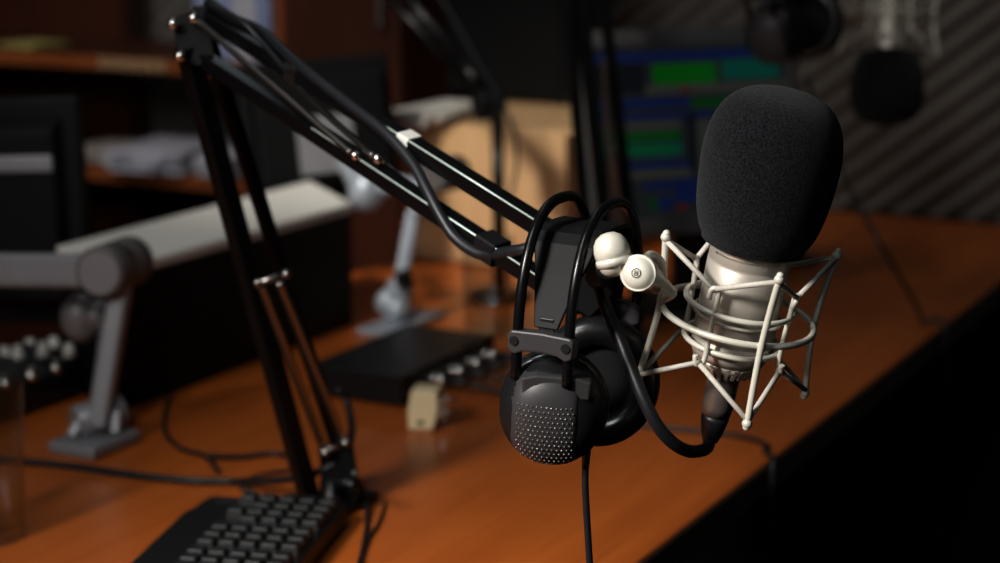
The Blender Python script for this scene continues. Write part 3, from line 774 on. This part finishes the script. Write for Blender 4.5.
def sheets(name, a, b, z, la, lb, n, th, mt, label, grp, jit=.1, cat='papers'):
    t_ = thing(name, label, cat, D(a, b, z), group=grp)
    for i in range(n):
        mm = Matrix.Translation(D(a+random.uniform(-.008, .008), b+random.uniform(-.008, .008), z+.0006+th*(i+.5))) @ RZ @ Matrix.Rotation(random.uniform(-jit, jit), 4, 'Z')
        bm = B(); box(bm, (0, 0, 0), la, lb, th*.93, mm); obj('sheet', bm, mt, t_)
    return t_
pq = ab(T(440, 119, ztop))
sheets('paper_stack', pq[0], pq[1], ztop, .17, .075, 4, .0045, M['white'], 'loose white papers on the left of the maple cabinet top', None)

# ---- background boom stand with clamp
bs = T(500, 300); dS = (bs-CAM).dot(FWD)
st = thing('microphone_stand', 'thin black upright stand with a clamp and boom, in front of the maple cabinet', 'stand', V((bs.x, bs.y, DZ)))
bm = B(); lathe(bm, [(.040, .0005), (.040, .008), (.034, .013), (.010, .017)], V((bs.x, bs.y, DZ)), (0, 0, 1), 32); obj('base', bm, M['black'], st)
bm = B(); cyl(bm, V((bs.x, bs.y, DZ+.015)), P(497, 97, dS-.02), .0078, 18); obj('pole', bm, M['black'], st)
bm = B(); cyl(bm, P(477, 103, dS-.03), P(500, 103, dS-.01), .0175, 22, ch=.003); box(bm, P(488, 107, dS-.02), .034, .03, .03); obj('clamp', bm, M['blackmat'], st, bevel=.002)
for a, b, r in (((497, 100), (384, -30), .006), ((484, 98), (372, -20), .005), ((462, 62), (486, 96), .0085)):
    bm = B(); tube(bm, [P(*a, dS-.02), P(*b, dS-.02)], r, 12); obj('boom', bm, M['black'], st)
bm = B(); tube(bm, [P(430, -20, dS-.03), P(460, 30, dS-.03), P(482, 70, dS-.03), P(506, 110, dS-.03), P(517, 150, dS-.03), P(512, 190, dS-.03), P(500, 225, dS-.03)], .0022, 8, sm=6)
tag(obj('boom_cable', bm, M['cable']), 'thin dark cable curling beside the upright stand in front of the maple cabinet', 'cable')

# ---- second scissor arm (middle)
b4 = T(628, 345); d4 = (b4-CAM).dot(FWD)
a2 = thing('microphone_boom_arm', 'dark scissor boom arm standing between the maple cabinet and the lit screen', 'boom arm', V((b4.x, b4.y, DZ)))
bm = B(); lathe(bm, [(.020, .0005), (.020, .012), (.012, .016), (.012, .05)], V((b4.x, b4.y, DZ)), (0, 0, 1), 28); obj('base_socket', bm, M['black'], a2)
eT = d4-.06
top1, top2 = P(572, -75, eT), P(594, -82, eT+.02)
for a, b, w in ((P(616, 318, d4), top1, .017), (P(642, 318, d4+.02), top2, .014)):
    bm = B(); bar(bm, a, b, w, w, up=RT, bev=.0012); obj('bar', bm, M['black'], a2)
bm = B(); bar(bm, P(592, 318, d4-.01), P(564, -60, eT-.01), .010, .014, up=RT, bev=.0012); obj('bar', bm, M['black'], a2)
bm = B(); prism(bm, [P(588, 300, d4-.012), P(652, 300, d4-.012), P(640, 335, d4-.012), P(612, 335, d4-.012)], FWD*.03); obj('base_bracket', bm, M['blackmat'], a2, bevel=.001)
for a, b in (((604, 60), (616, 250)), ((612, 150), (632, 290))):
    bm = B(); sp_tube(bm, P(*a, eT-.01), P(*b, d4-.02), .0045); obj('spring', bm, M['spring'], a2)
bm = B(); prism(bm, [P(552, -95, eT-.02), P(612, -100, eT-.02), P(612, -50, eT-.02), P(560, -40, eT-.02)], FWD*.04); obj('elbow_plate', bm, M['blackmat'], a2, bevel=.001)
dm = 2.42
for y0, y1 in ((-92, -104), (-66, -76)):
    bm = B(); bar(bm, P(580, y0, eT), P(872, y1, dm), .012, .012, up=UP, bev=.001); obj('bar', bm, M['black'], a2)
bm = B(); tube(bm, [P(872, -104, dm), P(880, -84, dm), P(872, -60, dm)], .010, 14); obj('head_pin', bm, M['blackmat'], a2)

# ---- second microphone, upside-down
ax2 = (RT*-.045 - UP*.985 - FWD*.10).normalized()
ex2 = (RT - ax2*RT.dot(ax2)).normalized(); ey2 = ax2.cross(ex2).normalized()
og = P(888, 52, dm); S2 = 1.10
MT2 = Matrix(((ex2.x*S2, ey2.x*S2, ax2.x*S2*.84, og.x), (ex2.y*S2, ey2.y*S2, ax2.y*S2*.84, og.y), (ex2.z*S2, ey2.z*S2, ax2.z*S2*.84, og.z), (0, 0, 0, 1)))
mic2, sm2, _, _ = microphone(MT2, 'hanging background microphone', 'silver studio microphone hanging upside down in front of the foam wall',
     'rounded black foam windscreen on the upside-down background microphone')
bm = B(); tube(bm, [P(872, -62, dm), P(868, -40, dm), MT2 @ V((-.0458, 0, -.045))], .006, 12); obj('swivel_neck', bm, M['champagne'], sm2)

# ---- background headphones
ph2 = math.radians(-42)
exh2 = V((math.cos(ph2), math.sin(ph2), 0)); eyh2 = V((-math.sin(ph2), math.cos(ph2), 0)); tq = Matrix.Rotation(math.radians(-8), 3, V((0, 1, 0)))
exh2, eyh2, ezh2 = tq @ exh2, tq @ eyh2, tq @ V((0, 0, 1))
d5 = 2.24; oh2 = P(788, -12, d5)
s5 = 1.05
HM2 = Matrix(((exh2.x*s5, eyh2.x*s5, ezh2.x*s5, oh2.x), (exh2.y*s5, eyh2.y*s5, ezh2.y*s5, oh2.y), (exh2.z*s5, eyh2.z*s5, ezh2.z*s5, oh2.z), (0, 0, 0, 1)))
hp2 = headphones(HM2, 'dark headphones hanging in the background above the large microphone')
# their thin pale stand and cable
hs = T(792, 262); dh = (hs-CAM).dot(FWD)
hst = thing('headphone_stand', 'slim grey upright pole below the background headphones', 'stand', V((hs.x, hs.y, DZ)))
bm = B(); lathe(bm, [(.035, .0005), (.035, .006), (.010, .012)], V((hs.x, hs.y, DZ)), (0, 0, 1), 28); obj('base', bm, M['black'], hst)
bm = B(); cyl(bm, V((hs.x, hs.y, DZ+.010)), P(787, 62, dh), .0085, 18); obj('pole', bm, M['chrome'], hst)
ce = T(926, 326)
c2e = D(ab(ce)[0]+.002, .004, 0)
bm = B(); tube(bm, [P(806, 78, d5), P(822, 120, 2.28), P(845, 180, 2.32), P(880, 243, 2.24), lerp(P(880, 243, 2.24), ce, .8)+V((0, 0, .003)), ce+V((0, 0, .0028))+W*-.003, D(ab(ce)[0]-.003, .0070, -.004), D(ab(ce)[0]-.01, .012, -.2), D(ab(ce)[0]-.01, .014, -.5)], .0026, 8, sm=6)
tag(obj('headphone_cable', bm, M['cable']), 'thin grey cable slanting down over the desk edge right of the large microphone', 'cable')

# ---- lit monitor
dl = 2.38
tl, tr, blp, brp = P(584, 30, dl), P(800, 22, dl+.05), P(584, 238, dl-.0), P(800, 232, dl+.05)
nrm = (tr-tl).cross(blp-tl).normalized()
if nrm.dot(CAM-tl) < 0: nrm = -nrm
sx_ = (tr-tl).normalized(); sz_ = nrm.cross(sx_).normalized()
if sz_.z < 0: sz_ = -sz_
cm = (tl+tr+blp+brp)/4
SM = Matrix(((sx_.x, nrm.x, sz_.x, cm.x), (sx_.y, nrm.y, sz_.y, cm.y), (sx_.z, nrm.z, sz_.z, cm.z), (0, 0, 0, 1)))
wS = (tr-tl).length; hS = (blp-tl).length
ls = thing('computer_monitor', 'lit computer monitor with green and blue bars on screen behind the large microphone', 'monitor', SM)
def sbox(bm, x0, x1, y0, y1, yy0, yy1):     # x in 0..1, z 0..1 from top
    box(bm, ((x0+x1)/2*wS-wS/2, (yy0+yy1)/2, hS/2-(y0+y1)/2*hS), abs(x1-x0)*wS, abs(yy1-yy0), abs(y1-y0)*hS)
bm = B(); sbox(bm, 0, 1, 0, .085, -.012, .004); sbox(bm, 0, 1, .915, 1, -.012, .004); sbox(bm, 0, .05, .085, .915, -.012, .004); sbox(bm, .95, 1, .085, .915, -.012, .004); bm.transform(SM); obj('bezel', bm, M['screenbezel'], ls, bevel=.002)
bm = B(); sbox(bm, .03, .97, .03, .97, -.045, -.0125); bm.transform(SM); obj('rear_shell', bm, M['plastic'], ls, bevel=.006)
scm = []
def em(name, c, s=.42): 
    m = mat(name, tuple(x*.3 for x in c), .4, emit=c, es=s); scm.append(m); return len(scm)-1
I = dict(bg=em('scr_grey', (.020, .024, .026)), blue=em('scr_blue', (.006, .016, .085)), green=em('scr_green', (.002, .12, .008)), teal=em('scr_teal', (.003, .085, .065)),
         pale=em('scr_pale', (.055, .055, .050)), red=em('scr_red', (.10, .01, .01)), dark=em('scr_dark', (.006, .008, .012)), dgreen=em('scr_dgreen', (.003, .055, .010)))
bm = B()
def sq(px0, px1, py0, py1, key, lift=.0004):
    x0, x1 = (px0-584)/216, (px1-584)/216; y0, y1 = (py0-30)/208, (py1-30)/208
    x0, x1 = max(x0, .05), min(x1, .95); y0, y1 = max(y0, .085), min(y1, .915)
    vs = [bm.verts.new(((x*wS-wS/2), lift, hS/2-y*hS)) for x, y in ((x0, y0), (x1, y0), (x1, y1), (x0, y1))]
    f = bm.faces.new(vs); f.material_index = I[key]
L1, L2 = .0004, .0008
sq(584, 800, 30, 238, 'bg', 0)
for a in ((584, 800, 53, 63, 'blue'), (584, 648, 64, 94, 'dark'), (655, 718, 66, 87, 'green'), (724, 782, 64, 84, 'teal'), (646, 790, 87, 96, 'pale'), (584, 690, 100, 109, 'blue'), (692, 790, 101, 111, 'dgreen'),
          (584, 800, 115, 121, 'blue'), (600, 680, 123, 131, 'pale'), (600, 680, 133, 143, 'dgreen'), (600, 680, 145, 158, 'teal'), (584, 686, 164, 170, 'blue'), (610, 690, 172, 180, 'pale'), (686, 695, 116, 178, 'dark'), (696, 780, 124, 180, 'pale'),
          (640, 668, 184, 192, 'blue'), (670, 706, 182, 206, 'blue'), (645, 652, 200, 212, 'dgreen'), (653, 668, 200, 212, 'blue'), (672, 682, 208, 214, 'red')): sq(*a, L1)
sq(682, 690, 89, 95, 'red', L2); sq(608, 674, 149, 153, 'green', L2); sq(606, 676, 136, 139, 'green', L2)
bm.transform(SM); me = obj('screen', bm, scm, ls)
# stand of the lit monitor
pb = SM @ V((0, -.03, -hS*.45)); pf = V((pb.x, pb.y, DZ))
bm = B(); bar(bm, V((pb.x, pb.y, DZ+.012)), pb+V((0, 0, .03)), .05, .018, up=nrm, bev=.004); obj('stand_neck', bm, M['plastic'], ls)
bm = B(); lathe(bm, [(.085, .0005), (.085, .006), (.075, .011), (.03, .014)], pf, (0, 0, 1), 36); obj('stand_base', bm, M['plastic'], ls)

# ---- bookcase and tall cabinet at the back left
aF = AW-.34
def BA(px, py, a): q = ab(RA(px, py, a)); return q[1], q[2]
bL = BA(-60, 60, aF)[0]; bR = BA(272, 60, aF)[0]; bMid = BA(128, 100, AW-.03)[0]
zu = BA(120, 58, aF)[1]; zu0 = BA(120, 71, aF)[1]; zl = BA(150, 172, aF)[1]; zl0 = BA(150, 186, aF)[1]
bk = thing('bookcase', 'red-brown open bookcase with orange shelf edges at the back left', 'bookcase', D(AW-.15, (bL+bR)/2, -DZ))
bm = B(); dbox(bm, AW-.03, AW+.02, bL-.3, bMid, -DZ+.001, .75); obj('back_panel', bm, M['redwood'], bk)
bm = B(); dbox(bm, aF+.012, AW+.02, bR, bR+.022, -DZ+.001, .75); obj('side_panel', bm, M['orangewood'], bk)  # orange colour paints in the light on the brown panel's front edge
for z1, z0, x1 in ((zu, zu0, bR-.001), (zl, zl0, bR-.001)):
    bm = B(); dbox(bm, aF+.012, AW-.031, bL-.2, x1, z0, z1); sh = obj('shelf', bm, M['redwood'], bk)
    bm = B(); dbox(bm, aF+.008, aF+.0115, bL-.2, x1, z0, z1); obj('edge_band', bm, M['orangewood'], sh, label='orange shelf edging')
bm = B(); q0, q1 = BA(96, 62, aF)[0], BA(164, 62, aF)[0]; dbox(bm, aF+.006, aF+.0078, q0, q1, zu0+.002, zu-.001); obj('edge_patch', bm, M['paletrim'], bk, label='paler stretch of the shelf edge')  # thin paler piece over part of the shelf edge
tcb = thing('tall_cabinet', 'tall dark red-brown cabinet behind the turned-away monitor', 'cabinet', D(AW-.15, bR+.2, -DZ))
b2 = BA(402, 60, aF)[0]
bm = B(); dbox(bm, aF+.014, AW+.02, bR+.023, b2, -DZ+.001, .75); obj('carcass', bm, M['redwood'], tcb)
md = (bR+.02+b2)/2
bm = B(); dbox(bm, aF-.004, aF+.013, bR+.024, b2-.001, -DZ+.06, .748); obj('door', bm, M['redwood'], tcb, bevel=.002)
bm = B(); p = D(aF-.0045, b2-.03, .35); bar(bm, p-U*.012-V((0, 0, .05)), p-U*.012+V((0, 0, .05)), .008, .006); 
for dz in (-.045, .045): cyl(bm, p+V((0, 0, dz)), p-U*.012+V((0, 0, dz)), .003, 8)
obj('handle', bm, M['spring'], tcb)
# papers on shelves
def bp(px, py, a): return BA(px, py, a)[0]
aP = aF+.10
sheets('paper_stack', aP, bp(106, 165, aP), zl, .20, .10, 3, .006, M['paperw'], 'papers lying on the lower shelf beside the left monitor', None, .2)
sheets('paper_stack', aP-.02, bp(178, 165, aP), zl, .20, .14, 6, .006, M['paper'], 'large pile of white papers on the lower shelf left of the boom arm', None, .25)
sheets('paper_stack', aP-.02, bp(251, 165, aP), zl, .18, .07, 5, .007, M['paper'], 'white papers on the lower shelf seen between the boom arm bars', None, .15)
sheets('paper_stack', aF+.06, bp(34, 52, aF+.06), zu, .08, .09, 3, .004, M['yellowp'], 'small yellowish heap of notes on the upper shelf', None, .4)
x = bp(200, 20, aF+.06)
for i in range(6):
    w_ = .020+.004*(i % 3); h_ = .20+.02*((i*7) % 3)
    bm = B(); dbox(bm, aF+.045, aF+.22, x, x+w_, zu+.0008, zu+h_); x += w_+.0015
    tag(obj('file_folder', bm, [M['bluep'], M['paper'], M['bluep'], M['paper'], M['paper'], M['bluep']][i], bevel=.001), ['leftmost pale blue folder', 'white folder, second from the left', 'narrow blue folder, third from the left', 'white folder, fourth from the left', 'white folder, second from the right end', 'rightmost pale blue folder'][i]+' of the row on the upper shelf', 'folder', 'folders on the upper shelf')

# ---- cables on the desk
def dcable(label, pts, r=.0028, name='desk_cable'):
    bm = B(); tube(bm, [T(x, y, z)+V((0, 0, r)) for x, y, z in pts], r, 8, sm=8)
    tag(obj(name, bm, M['cable']), label, 'cable')
dcable('thick black cable sweeping across the desk to the front boom arm base', [(-20, 462, .001), (60, 468, .001), (130, 478, .001), (190, 484, .001), (240, 485, .002), (290, 483, .02), (322, 474, .03), (343, 460, .04), (352, 436, .05), (348, 408, .065), (338, 392, .08)], .0034)
dcable('thin cable curving out from under the desk riser', [(170, 395, .001), (164, 430, .001), (180, 450, .001), (205, 458, .001), (218, 474, .001)], .0022)
dcable('grey cable lying across the desk behind the keyboard', [(205, 458, .005), (240, 459, .001), (275, 456, .001), (300, 462, .001)], .0024)
dcable('short thin cable arching by the foot of the boom arm', [(240, 484, .008), (262, 476, .003), (290, 472, .002), (312, 474, .002)], .0016)
dcable('keyboard cable coming round from the boom arm foot', [(300, 497, .004), (270, 500, .002), (240, 489, .008)], .002)
dcable('thin black cable dropping beside the boom arm base toward the front', [(354, 475, .05), (364, 492, .012), (367, 520, .001), (364, 545, .001), (357, 575, .001), (350, 610, .001)], .0020)
dcable('thin black wire meeting the cable right of the boom arm base', [(385, 505, .001), (378, 525, .001), (368, 541, .001), (360, 565, .001), (352, 600, .001)], .0013)
# the cable under the large microphone, hanging over the edge
pe = T(786, 464)
ea = ab(pe)[0]
bm = B(); tube(bm, [T(560, 418)+V((0, 0, .003)), T(640, 428)+V((0, 0, .003)), T(690, 433)+V((0, 0, .003)), T(735, 438)+V((0, 0, .003)), T(765, 447)+V((0, 0, .003)), D(ea+.02, -.010, .0030), D(ea, .005, .0018), D(ea-.01, .0085, -.02), D(ea-.02, .010, -.2), D(ea-.02, .012, -.5)], .0026, 8, sm=6)
tag(obj('desk_cable', bm, M['cable']), 'grey cable lying under the large microphone and dropping over the desk edge', 'cable')

# ============================================================ lights
def area(name, loc, tgt, size, power, col=(1, 1, 1), sy=None, spread=None):
    l = bpy.data.lights.new(name, 'AREA'); l.energy = power; l.size = size; l.color = col
    if sy: l.shape = 'RECTANGLE'; l.size_y = sy
    if spread: l.spread = spread
    o = bpy.data.objects.new(name, l); COL.objects.link(o); o.location = loc
    o.rotation_euler = (V(tgt)-V(loc)).to_track_quat('-Z', 'Y').to_euler(); return o
def spot(name, loc, tgt, power, ang, blend, rad, col=(1, 1, 1)):
    l = bpy.data.lights.new(name, 'SPOT'); l.energy = power; l.spot_size = math.radians(ang); l.spot_blend = blend; l.shadow_soft_size = rad; l.color = col
    o = bpy.data.objects.new(name, l); COL.objects.link(o); o.location = loc
    o.rotation_euler = (V(tgt)-V(loc)).to_track_quat('-Z', 'Y').to_euler(); return o
spot('key_spot', (-1.0, .2, CAMZ+.6), (.04, 1.10, DZ), 175, 47, 1.0, .16, (1, .96, .90))
area('key_light', (-1.05, .25, CAMZ+.55), (.05, 1.35, DZ+.1), .36, 8.0, (1, .96, .90))
area('soft_light', (-.5, -.6, CAMZ+.9), (.1, 1.3, DZ+.2), .12, 4.5, (.88, .96, 1), sy=.9)  # unseen strip light added behind the camera for highlights on the arm bevels
area('rim_light', (-.45, 2.9, CAMZ+1.3), (0.0, 1.3, DZ+.2), .5, 1.2, (.85, .95, 1))
spot('back_spot', (-.9, 1.2, CAMZ+1.0), D(aC, (bl+br)/2-.03, .1), 150, 22, .8, .12, (1, .93, .84))
area('back_fill', (-.2, 1.9, CAMZ+1.5), D(AW, -.4, .0), .6, 1.6, (1, .94, .88))
spot('shelf_spot', (-1.6, 2.0, CAMZ+1.1), D(AW-.2, bMid+.2, .1), 60, 40, .8, .15, (1, .95, .92))
spot('riser_spot', (-1.1, .9, CAMZ+1.0), c_riser, 40, 20, .9, .12, (1, .97, .93))
area('top_light', (-.42, .92, CAMZ+.50), (.08, 1.22, DZ+.32), .25, 2.6, (.95, .98, 1))  # unseen light added to put a highlight on the far ear pad
spot('mic_spot', (.1, 1.3, CAMZ+1.0), og, 16, 9, .8, .08, (1, .97, .92))  # unseen spot added to brighten the background microphone
spot('wall_spot', (.2, 1.9, CAMZ+1.3), D(AW, -.1, .62), 24, 40, .9, .15, (1, .94, .88))
w = bpy.data.worlds.new('world'); bpy.context.scene.world = w; w.use_nodes = True
w.node_tree.nodes['Background'].inputs[0].default_value = (.8, .85, 1, 1); w.node_tree.nodes['Background'].inputs[1].default_value = .006

# ============================================================ camera
cam = bpy.data.cameras.new('camera'); co = bpy.data.objects.new('camera', cam); COL.objects.link(co)
co.location = CAM; co.rotation_euler = (PI/2-PITCH, 0, 0)
cam.sensor_width = 36; cam.lens = FPX*36/1000; cam.clip_start = .05
cam.dof.use_dof = True; cam.dof.focus_distance = 1.17; cam.dof.aperture_fstop = 5.0
sc = bpy.context.scene; sc.camera = co
sc.view_settings.view_transform = 'Standard'; sc.view_settings.look = 'None'; sc.view_settings.exposure = 0; sc.view_settings.gamma = .86
